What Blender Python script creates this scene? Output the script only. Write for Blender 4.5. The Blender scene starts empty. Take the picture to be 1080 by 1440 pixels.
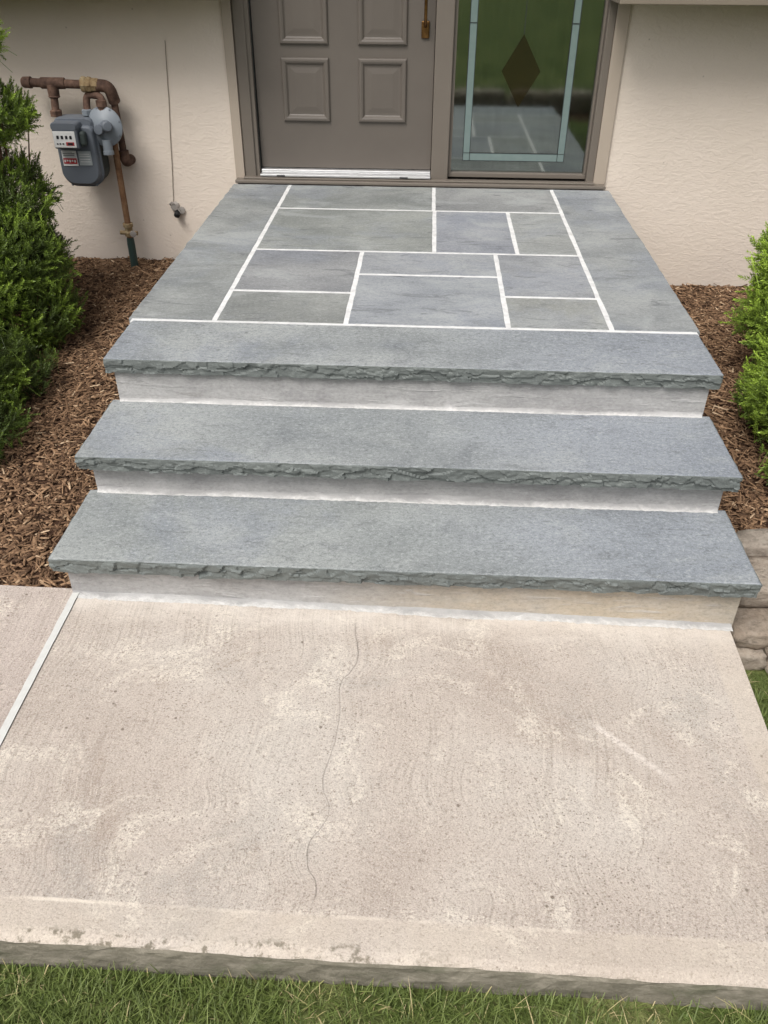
import bpy, bmesh, math, random
import numpy as np
from mathutils import Vector, Matrix, noise as mn

random.seed(7); rng = np.random.default_rng(7)
scene = bpy.context.scene
COL = scene.collection

# ------------------------------------------------------------------ camera
CX, CY, CZ, PAN, TILT, ROLL, F = 0.0453, -4.6826, 1.6314, .0478, .6113, .0061, 1179.03
def cam_axes():
    fw0 = Vector((-math.sin(PAN), math.cos(PAN), 0)); rt = Vector((math.cos(PAN), math.sin(PAN), 0)); z = Vector((0, 0, 1))
    fw = math.cos(TILT)*fw0 - math.sin(TILT)*z; up = math.sin(TILT)*fw0 + math.cos(TILT)*z
    c, s = math.cos(ROLL), math.sin(ROLL)
    return c*rt + s*up, -s*rt + c*up, fw
R_, U_, W_ = cam_axes()
cam = bpy.data.cameras.new('camera'); camo = bpy.data.objects.new('camera', cam); COL.objects.link(camo)
camo.matrix_world = Matrix(((R_.x, U_.x, -W_.x, CX), (R_.y, U_.y, -W_.y, CY), (R_.z, U_.z, -W_.z, CZ), (0, 0, 0, 1)))
cam.sensor_fit = 'VERTICAL'; cam.sensor_height = 36; cam.sensor_width = 27; cam.lens = F/1440*36
cam.clip_start = .05; cam.clip_end = 2000
scene.camera = camo

# ------------------------------------------------------------------ sky, sun, exposure (bright overcast)
SUN_EL, SUN_AZ = math.radians(55), math.radians(208)      # azimuth of the sun seen from the place, clockwise from +Y
world = bpy.data.worlds.new('World'); scene.world = world; world.use_nodes = True
wt = world.node_tree; wt.nodes.clear()
sky = wt.nodes.new('ShaderNodeTexSky'); sky.sky_type = 'NISHITA'; sky.sun_disc = False
sky.sun_elevation = SUN_EL; sky.sun_rotation = SUN_AZ; sky.air_density = 1.0; sky.dust_density = 6.0; sky.ozone_density = 1.0
hs = wt.nodes.new('ShaderNodeHueSaturation'); hs.inputs['Saturation'].default_value = .3
bg = wt.nodes.new('ShaderNodeBackground'); bg.inputs['Strength'].default_value = .10
wo = wt.nodes.new('ShaderNodeOutputWorld')
wt.links.new(sky.outputs[0], hs.inputs['Color']); wt.links.new(hs.outputs[0], bg.inputs['Color']); wt.links.new(bg.outputs[0], wo.inputs['Surface'])
sl = bpy.data.lights.new('sun', 'SUN'); sl.energy = 1.5; sl.angle = math.radians(28); sl.color = (1, .97, .93)
so = bpy.data.objects.new('sun', sl); COL.objects.link(so)
sd = Vector((math.sin(SUN_AZ)*math.cos(SUN_EL), math.cos(SUN_AZ)*math.cos(SUN_EL), math.sin(SUN_EL)))
so.rotation_euler = sd.to_track_quat('Z', 'Y').to_euler(); so.location = sd*30
scene.view_settings.view_transform = 'Standard'; scene.view_settings.look = 'None'
scene.view_settings.gamma = 1; scene.view_settings.exposure = 0.47
scene.render.resolution_x = 768; scene.render.resolution_y = 1024
scene.render.engine = 'CYCLES'

# ------------------------------------------------------------------ material helpers
def srgb(r, g, b):
    f = lambda c: (c/255/12.92) if c/255 <= .04045 else ((c/255+.055)/1.055)**2.4
    return (f(r), f(g), f(b), 1)
class NT:
    def __init__(s, name, rough=.6, spec=.4):
        s.m = bpy.data.materials.new(name); s.m.use_nodes = True; s.t = s.m.node_tree; s.t.nodes.clear()
        s.out = s.n('ShaderNodeOutputMaterial'); s.b = s.n('ShaderNodeBsdfPrincipled')
        s.t.links.new(s.b.outputs[0], s.out.inputs['Surface'])
        s.b.inputs['Roughness'].default_value = rough; s.b.inputs['Specular IOR Level'].default_value = spec
        s.co = s.n('ShaderNodeTexCoord').outputs['Object']
    def n(s, t): return s.t.nodes.new(t)
    def put(s, sock, v):
        if isinstance(v, bpy.types.NodeSocket): s.t.links.new(v, sock)
        elif v is not None: sock.default_value = v
    def mapping(s, v, scale=(1, 1, 1), loc=(0, 0, 0), rot=(0, 0, 0)):
        m = s.n('ShaderNodeMapping'); s.put(m.inputs['Vector'], v); m.inputs['Scale'].default_value = scale
        s.put(m.inputs['Location'], loc); m.inputs['Rotation'].default_value = rot; return m.outputs[0]
    def noise(s, v, scale, detail=4, rough=.55, dist=0, color=False):
        m = s.n('ShaderNodeTexNoise'); s.put(m.inputs['Vector'], v); m.inputs['Scale'].default_value = scale
        m.inputs['Detail'].default_value = detail; m.inputs['Roughness'].default_value = rough; m.inputs['Distortion'].default_value = dist
        return m.outputs['Color' if color else 'Fac']
    def voro(s, v, scale, feature='F1'):
        m = s.n('ShaderNodeTexVoronoi'); s.put(m.inputs['Vector'], v); m.inputs['Scale'].default_value = scale; m.feature = feature
        return m.outputs['Distance']
    def ramp(s, f, stops):
        m = s.n('ShaderNodeValToRGB'); s.put(m.inputs[0], f); e = m.color_ramp.elements
        while len(e) < len(stops): e.new(.5)
        for i, (p, c) in enumerate(stops):
            e[i].position = p; e[i].color = c if isinstance(c, tuple) else (c, c, c, 1)
        return m.outputs[0]
    def step(s, v, a, b, o0=0., o1=1.):
        m = s.n('ShaderNodeMapRange'); m.interpolation_type = 'SMOOTHSTEP'; s.put(m.inputs[0], v)
        m.inputs[1].default_value = a; m.inputs[2].default_value = b; m.inputs[3].default_value = o0; m.inputs[4].default_value = o1
        return m.outputs[0]
    def mix(s, f, a, b, mode='MIX'):
        m = s.n('ShaderNodeMix'); m.data_type = 'RGBA'; m.blend_type = mode
        s.put(m.inputs[0], f); s.put(m.inputs[6], a); s.put(m.inputs[7], b); return m.outputs[2]
    def math(s, op, a, b=None, c=None):
        m = s.n('ShaderNodeMath'); m.operation = op
        for i, v in enumerate((a, b, c)): s.put(m.inputs[i], v)
        return m.outputs[0]
    def sep(s, v):
        m = s.n('ShaderNodeSeparateXYZ'); s.put(m.inputs[0], v); return m.outputs
    def comb(s, x, y, z):
        m = s.n('ShaderNodeCombineXYZ'); s.put(m.inputs[0], x); s.put(m.inputs[1], y); s.put(m.inputs[2], z); return m.outputs[0]
    def rnd(s): return s.n('ShaderNodeObjectInfo').outputs['Random']
    def attr(s, name):
        m = s.n('ShaderNodeAttribute'); m.attribute_name = name; return m.outputs
    def color(s, c): s.put(s.b.inputs['Base Color'], c); return s
    def rough(s, r): s.put(s.b.inputs['Roughness'], r); return s
    def bump(s, h, dist=.002, strength=1., prev=None):
        m = s.n('ShaderNodeBump'); s.put(m.inputs['Height'], h); m.inputs['Distance'].default_value = dist; m.inputs['Strength'].default_value = strength
        if prev is not None: s.t.links.new(prev, m.inputs['Normal'])
        s.t.links.new(m.outputs[0], s.b.inputs['Normal']); return m.outputs[0]
M = {}

# ------------------------------------------------------------------ materials: stone, concrete, stucco
def make_bluestone(key, split=False, flag=False):
    n = NT(key, .72, .3)
    r = n.rnd(); off = n.comb(n.math('MULTIPLY', r, 37.), n.math('MULTIPLY', r, 91.), 0.)
    va = n.n('ShaderNodeVectorMath'); va.operation = 'ADD'; n.put(va.inputs[0], n.co); n.put(va.inputs[1], off); v = va.outputs[0]
    vs = n.mapping(v, (1, 1.35, 1))
    big = n.noise(vs, 2.1, 4, .55, .4); mid = n.noise(vs, 9, 5, .6, .3); fine = n.noise(v, 260, 3, .7); sp = n.noise(v, 620, 2, .6)
    if split:
        c = n.ramp(big, [(.3, srgb(92, 97, 96)), (.7, srgb(110, 115, 112))])
        c = n.mix(n.ramp(fine, [(.35, 0.), (.7, .5)]), c, srgb(134, 140, 138))
        n.color(c); n.bump(n.noise(v, 150, 4, .7), .002, .6)
    else:
        tint = n.n('ShaderNodeObjectInfo').outputs['Color']
        lo = n.mix(1., tint, (.80, .81, .83, 1), 'MULTIPLY'); hi = n.mix(.22, tint, srgb(196, 198, 196))
        c = n.mix(n.step(big, .32, .68), lo, hi)
        vio = n.step(n.noise(n.mapping(v, (1, 1.2, 1), (5.4, 3, 0)), 1.3, 6, .65, .5), .48, .62)
        if not flag: vio = n.math('MAXIMUM', n.math('MULTIPLY', vio, .7), n.math('MULTIPLY', n.step(n.math('ADD', n.sep(n.co)[0], n.math('MULTIPLY', big, 1.2)), .45, 1.35), .95))   # the quarry bed turns blue towards one end
        c = n.mix(n.math('MULTIPLY', vio, .5), c, srgb(134, 141, 156))
        cloud = n.step(n.noise(vs, 4.5, 6, .62, 1.2), .52, .72)
        c = n.mix(n.math('MULTIPLY', cloud, .45), c, srgb(104, 108, 113))
        dk = n.step(n.noise(n.mapping(v, (1, 3.4, 1), (9, 2, 0), (0, 0, .15)), 4.5, 8, .7, 1.8), .54, .7)
        c = n.mix(n.math('MULTIPLY', dk, .5), c, srgb(92, 95, 97))
        chalk = n.step(n.noise(vs, 3.2, 6, .65, .6), .5, .7)
        c = n.mix(n.math('MULTIPLY', chalk, .34), c, srgb(172, 175, 173))
        g1 = n.noise(n.mapping(v, (1, 1.3, 1)), 80, 5, .8, .6); g2 = n.noise(v, 230, 3, .7)
        c = n.mix(n.ramp(g1, [(.32, .75), (.48, 0.)]), c, srgb(92, 96, 98))
        c = n.mix(n.ramp(g1, [(.52, 0.), (.68, .65)]), c, srgb(182, 186, 186))
        c = n.mix(n.ramp(g2, [(.32, .5), (.46, 0.)]), c, srgb(98, 102, 105))
        c = n.mix(n.ramp(g2, [(.56, 0.), (.7, .4)]), c, srgb(184, 188, 188))
        if flag:
            c = n.mix(.35, c, n.mix(n.step(big, .3, .7), lo, hi)); c = n.mix(n.math('MULTIPLY', dk, .5), c, srgb(88, 91, 96)); c = n.mix(n.math('MULTIPLY', chalk, .3), c, srgb(176, 180, 180))
        n.color(c); n.rough(n.ramp(mid, [(.3, .62), (.7, .8)]))
        n.bump(n.math('ADD', n.math('MULTIPLY', g1, .7), n.math('MULTIPLY', mid, .8)), .0026, .7)
    M[key] = n.m
make_bluestone('bluestone'); make_bluestone('bluestone_split', True); make_bluestone('bluestone_flag', flag=True)

def concrete_riser():
    n = NT('riser_concrete', .85, .2); v = n.co; vs = n.mapping(v, (1, 1, 3))
    x, y, z = n.sep(v)
    c = n.ramp(n.noise(vs, 3.5, 7, .68, .8), [(.3, srgb(154, 153, 153)), (.5, srgb(172, 171, 170)), (.7, srgb(190, 189, 188))])
    # beige cast on the lowest riser towards its right half, an old parge coat
    f = n.math('MULTIPLY', n.step(x, -.35, .25), n.step(z, .13, .1))
    f = n.math('MULTIPLY', f, n.ramp(n.noise(vs, 3, 4, .6), [(.25, .3), (.6, .9)]))
    c = n.mix(f, c, srgb(192, 178, 156))
    sm = n.step(n.noise(n.mapping(v, (1.6, 1, 14)), 3.5, 6, .65, .8), .52, .72)
    c = n.mix(n.math('MULTIPLY', sm, .55), c, srgb(206, 205, 204))
    dk = n.step(n.noise(n.mapping(v, (2, 1, 12)), 4, 7, .72, 1.2), .55, .72)
    c = n.mix(n.math('MULTIPLY', dk, .45), c, srgb(128, 125, 121))
    gr = n.noise(n.mapping(v, (1, 1, 1.6)), 80, 6, .75)
    c = n.mix(n.ramp(gr, [(.32, .4), (.5, 0.)]), c, srgb(122, 120, 117)); c = n.mix(n.ramp(gr, [(.54, 0.), (.7, .35)]), c, srgb(214, 213, 211))
    n.color(c); n.bump(n.math('ADD', gr, n.math('MULTIPLY', sm, .6)), .004, .8); M['riser'] = n.m
concrete_riser()

def mortar():
    n = NT('mortar', .9, .15); v = n.co
    c = n.ramp(n.noise(v, 30, 5, .6), [(.3, srgb(202, 202, 202)), (.6, srgb(226, 226, 225))])
    c = n.mix(n.step(n.noise(v, 9, 4, .6), .6, .75, 0, .5), c, srgb(178, 176, 172))
    n.color(c); n.bump(n.noise(v, 150, 4, .7), .002, .6); M['mortar'] = n.m
    n = NT('smeared_mortar', .95, .08); v = n.co; t = n.attr('tint')['Fac']
    q = n.noise(n.mapping(v, (1, 2, 2)), 9, 8, .75, .8); base = n.ramp(n.noise(n.mapping(v, (1, 1, 3)), 3.5, 7, .68, .8), [(.3, srgb(154, 153, 153)), (.5, srgb(172, 171, 170)), (.7, srgb(190, 189, 188))])
    wh = n.step(n.math('ADD', n.math('MULTIPLY', t, .38), q), .60, .90)
    c = n.mix(wh, base, n.ramp(n.noise(v, 60, 5, .7), [(.3, srgb(196, 194, 191)), (.65, srgb(220, 219, 217))]))
    n.color(c); n.bump(n.noise(v, 110, 6, .75), .004, .9); M['fillet'] = n.m
mortar()

BROOM = [(-.118, -2.80), (-.118, -2.928), (-.102, -3.054), (-.114, -3.095), (-.141, -3.155), (-.133, -3.232), (-.135, -3.323), (-.141, -3.367),
         (-.153, -3.45), (-.131, -3.53), (-.139, -3.562), (-.166, -3.617), (-.162, -3.659), (-.137, -3.714), (-.145, -3.77), (-.13, -3.86)]
def slab_material(key, joint_right=True, pink=0.):
    n = NT(key, .88, .2); v = n.co; x, y, z = n.sep(v)
    # broom strokes: one squiggle in y shared by all strokes
    t = n.step(y, -3.9, -2.8); t.node.interpolation_type = 'LINEAR'
    fc = n.n('ShaderNodeFloatCurve'); n.put(fc.inputs['Value'], t); cv = fc.mapping.curves[0]
    pts = sorted([((py+3.9)/1.1, (px+.3)/.3) for px, py in BROOM])
    while len(cv.points) < len(pts): cv.points.new(.5, .5)
    for p, (a, b) in zip(cv.points, pts): p.location = (a, b)
    fc.mapping.update()
    sq = n.math('MULTIPLY_ADD', fc.outputs[0], .3, -.3)
    big = n.noise(v, 1.7, 4, .55, .4); med = n.noise(v, 7, 5, .6, .5)
    u = n.math('ADD', n.math('SUBTRACT', x, n.math('MULTIPLY', sq, n.step(n.math('ABSOLUTE', x), 1.1, .2, .55, 1.))), n.math('MULTIPLY', med, .012))
    uv = n.comb(n.math('MULTIPLY', u, 150.), n.math('MULTIPLY', y, 2.2), 0.)
    st = n.noise(uv, 1., 3, .6); stw = n.noise(n.comb(n.math('MULTIPLY', u, 38.), n.math('MULTIPLY', y, 1.5), 3.), 1., 2, .5)
    worn = n.step(n.noise(v, 2.6, 7, .7, .8), .42, .58)           # where the strokes have worn off to grit
    border = n.math('MAXIMUM', n.step(y, -3.762, -3.775), n.step(x, .868, .882) if joint_right else 0.)
    broom = n.math('MULTIPLY', n.math('SUBTRACT', 1., n.math('MULTIPLY', worn, .8)), n.math('SUBTRACT', 1., border))
    grit = n.noise(n.mapping(v, (1, 1.15, 1)), 120, 4, .78, .9); grit2 = n.noise(v, 260, 3, .75)
    c = n.ramp(big, [(.3, srgb(178, 166, 156)), (.48, srgb(192, 181, 171)), (.7, srgb(201, 193, 184))])
    br = n.step(n.noise(v, 2.3, 8, .72, .9), .52, .72)
    c = n.mix(n.math('MULTIPLY', br, .5), c, srgb(160, 143, 129))
    gy = n.step(n.noise(n.mapping(v, loc=(4, 7, 0)), 2.0, 8, .72, .8), .52, .72)
    c = n.mix(n.math('MULTIPLY', gy, .45), c, srgb(158, 154, 148))
    if pink: c = n.mix(pink, c, srgb(190, 176, 170))
    lt = n.math('MULTIPLY', n.step(n.noise(v, 4.6, 9, .8, .9), .50, .64), n.step(grit, .40, .56))
    c = n.mix(n.math('MULTIPLY', lt, .75), c, srgb(230, 222, 208))
    c = n.mix(n.math('MULTIPLY', broom, n.ramp(st, [(.34, .30), (.5, 0.)])), c, srgb(128, 116, 104))
    c = n.mix(n.math('MULTIPLY', broom, n.ramp(st, [(.55, 0.), (.7, .36)])), c, srgb(214, 204, 190))
    c = n.mix(n.ramp(grit, [(.30, .8), (.47, 0.)]), c, srgb(116, 102, 90))
    c = n.mix(n.ramp(grit2, [(.32, .6), (.47, 0.)]), c, srgb(126, 114, 103))
    c = n.mix(n.ramp(grit2, [(.55, 0.), (.7, .65)]), c, srgb(226, 217, 204))
    # isolated pits
    pit = n.math('MAXIMUM', n.math('MULTIPLY', n.step(n.voro(v, 24), .13, .06), n.step(n.noise(v, 5, 3), .52, .6)), n.math('MULTIPLY', n.step(n.voro(n.mapping(v, (1, 1.2, 1)), 75), .22, .1), n.step(n.noise(v, 3.3, 5, .7), .46, .62)))
    c = n.mix(n.math('MULTIPLY', pit, .75), c, srgb(104, 92, 80))
    # long grey hair crack following the strokes
    cx = n.math('ABSOLUTE', n.math('SUBTRACT', x, n.math('ADD', sq, n.math('MULTIPLY', n.math('SUBTRACT', n.noise(v, 40, 3), .5), .006))))
    crack = n.math('MULTIPLY', n.step(cx, .0026, .0006), n.ramp(n.noise(v, 6, 3), [(.35, .55), (.6, .95)]))
    crack = n.math('MULTIPLY', crack, n.math('MULTIPLY', n.step(y, -3.75, -3.72), n.step(y, -2.9, -2.93)))
    if joint_right: c = n.mix(n.math('MULTIPLY', crack, .65), c, srgb(112, 104, 98))
    # smooth tooled border with a pale laitance line
    c = n.mix(n.math('MULTIPLY', border, n.ramp(med, [(.3, .1), (.65, .45)])), c, srgb(206, 194, 178))
    wob = n.math('MULTIPLY', n.math('SUBTRACT', n.noise(v, 9, 4), .5), .012)
    ln = n.step(n.math('ABSOLUTE', n.math('SUBTRACT', n.math('ADD', y, wob), -3.768)), .006, .001)
    ln = n.math('MULTIPLY', ln, n.ramp(n.noise(n.mapping(v, (1, .2, 1)), 4, 3), [(.45, .0), (.62, 1.)]))
    c = n.mix(n.math('MULTIPLY', ln, .7), c, srgb(226, 216, 202))
    # dark lichen dashes just behind the nose
    al = n.math('MULTIPLY', n.math('MULTIPLY', n.step(y, -3.815, -3.835), n.step(x, .25, -.1)), n.step(n.noise(v, 28, 4, .7), .5, .62))
    c = n.mix(n.math('MULTIPLY', al, .75), c, srgb(98, 92, 74))
    h = n.math('ADD', n.math('MULTIPLY', grit, .8), n.math('MULTIPLY', n.math('MULTIPLY', st, broom), .9))
    if joint_right:
        # chalky scuff
        dx = n.math('SUBTRACT', x, .50); dy = n.math('SUBTRACT', y, -3.228)
        al_ = n.math('ADD', n.math('MULTIPLY', dx, .719), n.math('MULTIPLY', dy, -.695)); ac = n.math('ABSOLUTE', n.math('ADD', n.math('MULTIPLY', dx, .695), n.math('MULTIPLY', dy, .719)))
        scf = n.math('MULTIPLY', n.step(ac, .015, .001), n.math('MULTIPLY', n.step(al_, -.02, .03), n.step(al_, .27, .16)))
        c = n.mix(n.math('MULTIPLY', scf, n.ramp(grit, [(.38, .1), (.6, .75)])), c, srgb(230, 222, 214))
        # mortar haze near the foot of the steps
        hz = n.math('MULTIPLY', n.step(n.math('ADD', y, n.math('MULTIPLY', med, .08)), -2.95, -2.83), n.ramp(n.noise(n.mapping(v, (1, 3, 1)), 6, 5, .65), [(.3, .1), (.6, .7)]))
        c = n.mix(hz, c, srgb(222, 214, 204))
    n.color(c); n.bump(h, .003, .85); M[key] = n.m
slab_material('slab_concrete'); slab_material('slab_concrete_old', False, .45)

def more_mats():
    n = NT('slab_edge', .95, .1); v = n.co; vs = n.mapping(v, (1, 1, 3))
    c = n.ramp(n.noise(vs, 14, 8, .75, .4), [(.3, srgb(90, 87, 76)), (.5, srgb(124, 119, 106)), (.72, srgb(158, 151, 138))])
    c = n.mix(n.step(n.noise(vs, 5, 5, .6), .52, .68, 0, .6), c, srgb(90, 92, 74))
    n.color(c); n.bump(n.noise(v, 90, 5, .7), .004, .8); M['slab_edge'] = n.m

    n = NT('stucco', .9, .15); v = n.co
    vx = n.mapping(v, (.85, 1, 1.5)); d = n.noise(vx, 27, 4, .55, 1.3); d2 = n.noise(v, 190, 4, .65)
    c = n.ramp(n.noise(v, 1.6, 4, .55), [(.3, srgb(216, 204, 190)), (.7, srgb(223, 211, 198))])
    x, y, z = n.sep(v)
    c = n.mix(n.math('MULTIPLY', n.step(z, .3, .0), n.ramp(n.noise(v, 5, 5, .6), [(.3, .1), (.7, .5)])), c, srgb(200, 189, 180))
    c = n.mix(n.step(n.voro(v, 9), .05, .02, 0, .5), c, srgb(150, 138, 124))
    crest = n.step(d, .36, .68)
    n.color(c); n.bump(n.math('ADD', n.math('MULTIPLY', crest, 1.), n.math('MULTIPLY', d2, .35)), .005, .24); M['stucco'] = n.m

    def paint(key, rgb, rough=.5, b=.0006, sc=60):
        n = NT(key, rough, .4); v = n.co
        c = n.mix(n.ramp(n.noise(v, 5, 5, .6), [(.3, 0.), (.75, .35)]), srgb(*rgb), srgb(*[int(k*.86) for k in rgb]))
        n.color(c); n.bump(n.noise(n.mapping(v, (1, 1, .15)), sc, 4, .6), b, .5); M[key] = n.m
    paint('door_paint', (104, 97, 90), .42); paint('frame_paint', (114, 106, 97), .5, .0008); paint('trim_paint', (176, 163, 148), .6, .0008)
    paint('band_paint', (128, 118, 104), .6, .001); paint('siding_paint', (136, 126, 112), .65, .001)
    paint('meter_grey', (102, 108, 116), .5, .0006, 120); paint('meter_pale', (124, 131, 138), .45, .0006, 120); paint('meter_dark', (62, 70, 68), .6, .001, 120)
    paint('green_sleeve', (48, 66, 62), .5); paint('black_plastic', (28, 28, 29), .45); paint('lead', (46, 50, 50), .5)
    paint('interior', (52, 44, 38), .9); paint('curtain', (150, 142, 130), .95); paint('cable_tan', (138, 126, 112), .7); paint('roof', (70, 66, 62), .9)

    n = NT('aluminium', .38, .5); v = n.co; n.b.inputs['Metallic'].default_value = .75
    n.color(n.ramp(n.noise(n.mapping(v, (2, 40, 40)), 12, 4), [(.3, srgb(190, 190, 190)), (.7, srgb(226, 226, 226))])); M['aluminium'] = n.m
    n = NT('brass', .35, .5); v = n.co; n.b.inputs['Metallic'].default_value = .9
    n.color(n.ramp(n.noise(v, 40, 4), [(.3, srgb(92, 66, 40)), (.7, srgb(140, 104, 62))])); M['brass'] = n.m
    n = NT('rust', .85, .25); v = n.co
    c = n.ramp(n.noise(v, 22, 5, .65), [(.3, srgb(58, 44, 38)), (.5, srgb(86, 66, 56)), (.7, srgb(116, 92, 78))])
    n.color(c); n.bump(n.noise(v, 160, 4, .7), .002, .7); M['rust'] = n.m
    n = NT('rust_bright', .85, .25); v = n.co
    c = n.ramp(n.noise(v, 18, 5, .65), [(.3, srgb(92, 64, 46)), (.5, srgb(120, 90, 66)), (.7, srgb(142, 116, 88))])
    n.color(c); n.bump(n.noise(v, 160, 4, .7), .002, .7); M['rust_bright'] = n.m
    n = NT('taped', .8, .25); v = n.co
    c = n.ramp(n.noise(v, 30, 5, .65), [(.3, srgb(98, 78, 54)), (.5, srgb(134, 114, 84)), (.7, srgb(160, 146, 116))])
    n.color(c); n.bump(n.noise(v, 90, 4, .7), .003, .8); M['taped'] = n.m
    def flat(key, rgb, rough=.5):
        n = NT(key, rough, .4); n.color(n.mix(n.ramp(n.noise(n.co, 60, 3), [(.35, 0.), (.7, .25)]), srgb(*rgb), srgb(*[int(k*.85) for k in rgb]))); M[key] = n.m
    flat('white_plate', (226, 226, 224)); flat('red_print', (176, 60, 62)); flat('black_print', (42, 42, 46)); flat('sticker_grey', (168, 174, 176))
    flat('caulk', (208, 208, 204), .7); flat('clip_grey', (156, 150, 144))

    # window glass: thin pane, mirror layer over a see-through tint
    m = bpy.data.materials.new('window_glass'); m.use_nodes = True; t = m.node_tree; t.nodes.clear()
    o = t.nodes.new('ShaderNodeOutputMaterial'); mx = t.nodes.new('ShaderNodeMixShader'); g = t.nodes.new('ShaderNodeBsdfGlossy'); tr = t.nodes.new('ShaderNodeBsdfTransparent')
    fr = t.nodes.new('ShaderNodeFresnel'); fr.inputs['IOR'].default_value = 2.7
    g.inputs['Roughness'].default_value = .05; g.inputs['Color'].default_value = (.95, 1, .97, 1); tr.inputs['Color'].default_value = (.62, .68, .64, 1)
    t.links.new(fr.outputs[0], mx.inputs[0]); t.links.new(tr.outputs[0], mx.inputs[1]); t.links.new(g.outputs[0], mx.inputs[2]); t.links.new(mx.outputs[0], o.inputs['Surface'])
    M['glass'] = m
    n = NT('aqua_glass', .22, .6); n.color(n.mix(n.ramp(n.noise(n.co, 30, 3), [(.3, 0.), (.7, .4)]), srgb(118, 134, 131), srgb(98, 118, 116))); n.bump(n.noise(n.co, 90, 2), .001, .4); M['aqua'] = n.m
    n = NT('amber_glass', .05, .8); n.color(n.mix(n.ramp(n.noise(n.co, 14, 3), [(.3, 0.), (.7, .5)]), srgb(38, 33, 17), srgb(28, 26, 15))); M['amber'] = n.m

    n = NT('soil', .95, .1); v = n.co
    n.color(n.ramp(n.noise(v, 12, 6, .7), [(.3, srgb(48, 36, 28)), (.6, srgb(76, 56, 44)), (.8, srgb(100, 78, 62))])); n.bump(n.noise(v, 40, 5, .7), .02, .8); M['soil'] = n.m
    n = NT('chip', .9, .15); a = n.attr('tint')
    c = n.ramp(a['Fac'], [(0., srgb(64, 50, 40)), (.38, srgb(122, 96, 74)), (.74, srgb(168, 136, 106)), (1., srgb(216, 190, 158))])
    c = n.mix(n.ramp(n.noise(n.mapping(n.co, (1, 1, 1)), 130, 3), [(.3, .5), (.65, 0.)]), c, srgb(60, 42, 34))
    n.color(c); M['chip'] = n.m
    n = NT('turf', .95, .1); v = n.co
    c = n.ramp(n.noise(v, 3, 6, .65), [(.32, srgb(62, 78, 40)), (.5, srgb(92, 110, 56)), (.66, srgb(136, 142, 90))])
    c = n.mix(n.ramp(n.noise(v, 60, 4, .7), [(.35, .6), (.6, 0.)]), c, srgb(58, 50, 34))
    n.color(c); n.bump(n.noise(v, 60, 5, .7), .03, .7); M['turf'] = n.m
    n = NT('blade', .55, .35); a = n.attr('tint')
    c = n.ramp(a['Fac'], [(0., srgb(74, 86, 42)), (.4, srgb(102, 117, 58)), (.72, srgb(134, 144, 84)), (.84, srgb(166, 156, 108)), (1., srgb(204, 186, 146))])
    n.color(c); n.b.inputs['Transmission Weight'].default_value = 0.; M['blade'] = n.m
    n = NT('needle', .5, .35); a = n.attr('tint')
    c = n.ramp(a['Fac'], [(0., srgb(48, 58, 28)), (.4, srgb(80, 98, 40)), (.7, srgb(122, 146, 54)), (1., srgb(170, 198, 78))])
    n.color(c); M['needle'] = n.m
    n = NT('bark', .9, .2); v = n.co
    n.color(n.ramp(n.noise(n.mapping(v, (1, 1, .3)), 40, 5, .65), [(.3, srgb(62, 44, 34)), (.7, srgb(112, 86, 66))])); n.bump(n.noise(v, 90, 4), .004, .8); M['bark'] = n.m
    n = NT('fieldstone', .85, .25); v = n.co; r = n.rnd()
    va = n.n('ShaderNodeVectorMath'); va.operation = 'ADD'; n.put(va.inputs[0], v); n.put(va.inputs[1], n.comb(n.math('MULTIPLY', r, 30.), 0., 0.)); v = va.outputs[0]
    c = n.ramp(n.noise(n.mapping(v, (1, 1, 1.4)), 11, 8, .72, .5), [(.28, srgb(128, 119, 110)), (.5, srgb(166, 156, 144)), (.72, srgb(194, 185, 173))])
    c = n.mix(n.math('MULTIPLY', r, .3), c, srgb(164, 138, 110))
    c = n.mix(n.ramp(n.noise(n.mapping(v, (1, 1, 1.6)), 45, 6, .75), [(.32, .6), (.5, 0.)]), c, srgb(84, 76, 68))
    n.color(c); n.bump(n.noise(n.mapping(v, (1, 1, 1.8)), 34, 7, .75), .014, .9); M['fieldstone'] = n.m
    n = NT('asphalt', .9, .2); v = n.co
    n.color(n.ramp(n.noise(v, 80, 4, .7), [(.3, srgb(96, 98, 84)), (.7, srgb(124, 124, 108))])); M['asphalt'] = n.m
more_mats()

# ------------------------------------------------------------------ object helpers
def mesh_obj(name, verts, faces, mats, parent=None, smooth=False, midx=None):
    me = bpy.data.meshes.new(name); me.from_pydata([tuple(v) for v in verts], [], [tuple(f) for f in faces]); me.update()
    for m in (mats if isinstance(mats, (list, tuple)) else [mats]): me.materials.append(M[m])
    if midx is not None: me.polygons.foreach_set('material_index', midx)
    me.polygons.foreach_set('use_smooth', [smooth]*len(me.polygons))
    if smooth: me.set_sharp_from_angle(angle=math.radians(38))
    o = bpy.data.objects.new(name, me); COL.objects.link(o)
    if parent: o.parent = parent
    return o
def bm_obj(name, bm, mat, parent=None, smooth=False):
    me = bpy.data.meshes.new(name); bmesh.ops.recalc_face_normals(bm, faces=bm.faces); bm.to_mesh(me); bm.free()
    me.materials.append(M[mat])
    for p in me.polygons: p.use_smooth = smooth
    o = bpy.data.objects.new(name, me); COL.objects.link(o)
    if parent: o.parent = parent
    return o
def box_bm(bm, x0, x1, y0, y1, z0, z1, bevel=0., seg=2):
    g = bmesh.ops.create_cube(bm, size=1)
    for v in g['verts']:
        v.co = Vector((x0+(v.co.x+.5)*(x1-x0), y0+(v.co.y+.5)*(y1-y0), z0+(v.co.z+.5)*(z1-z0)))
    if bevel:
        es = {e for v in g['verts'] for e in v.link_edges}
        bmesh.ops.bevel(bm, geom=list(es), offset=bevel, segments=seg, affect='EDGES', profile=.5)
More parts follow.
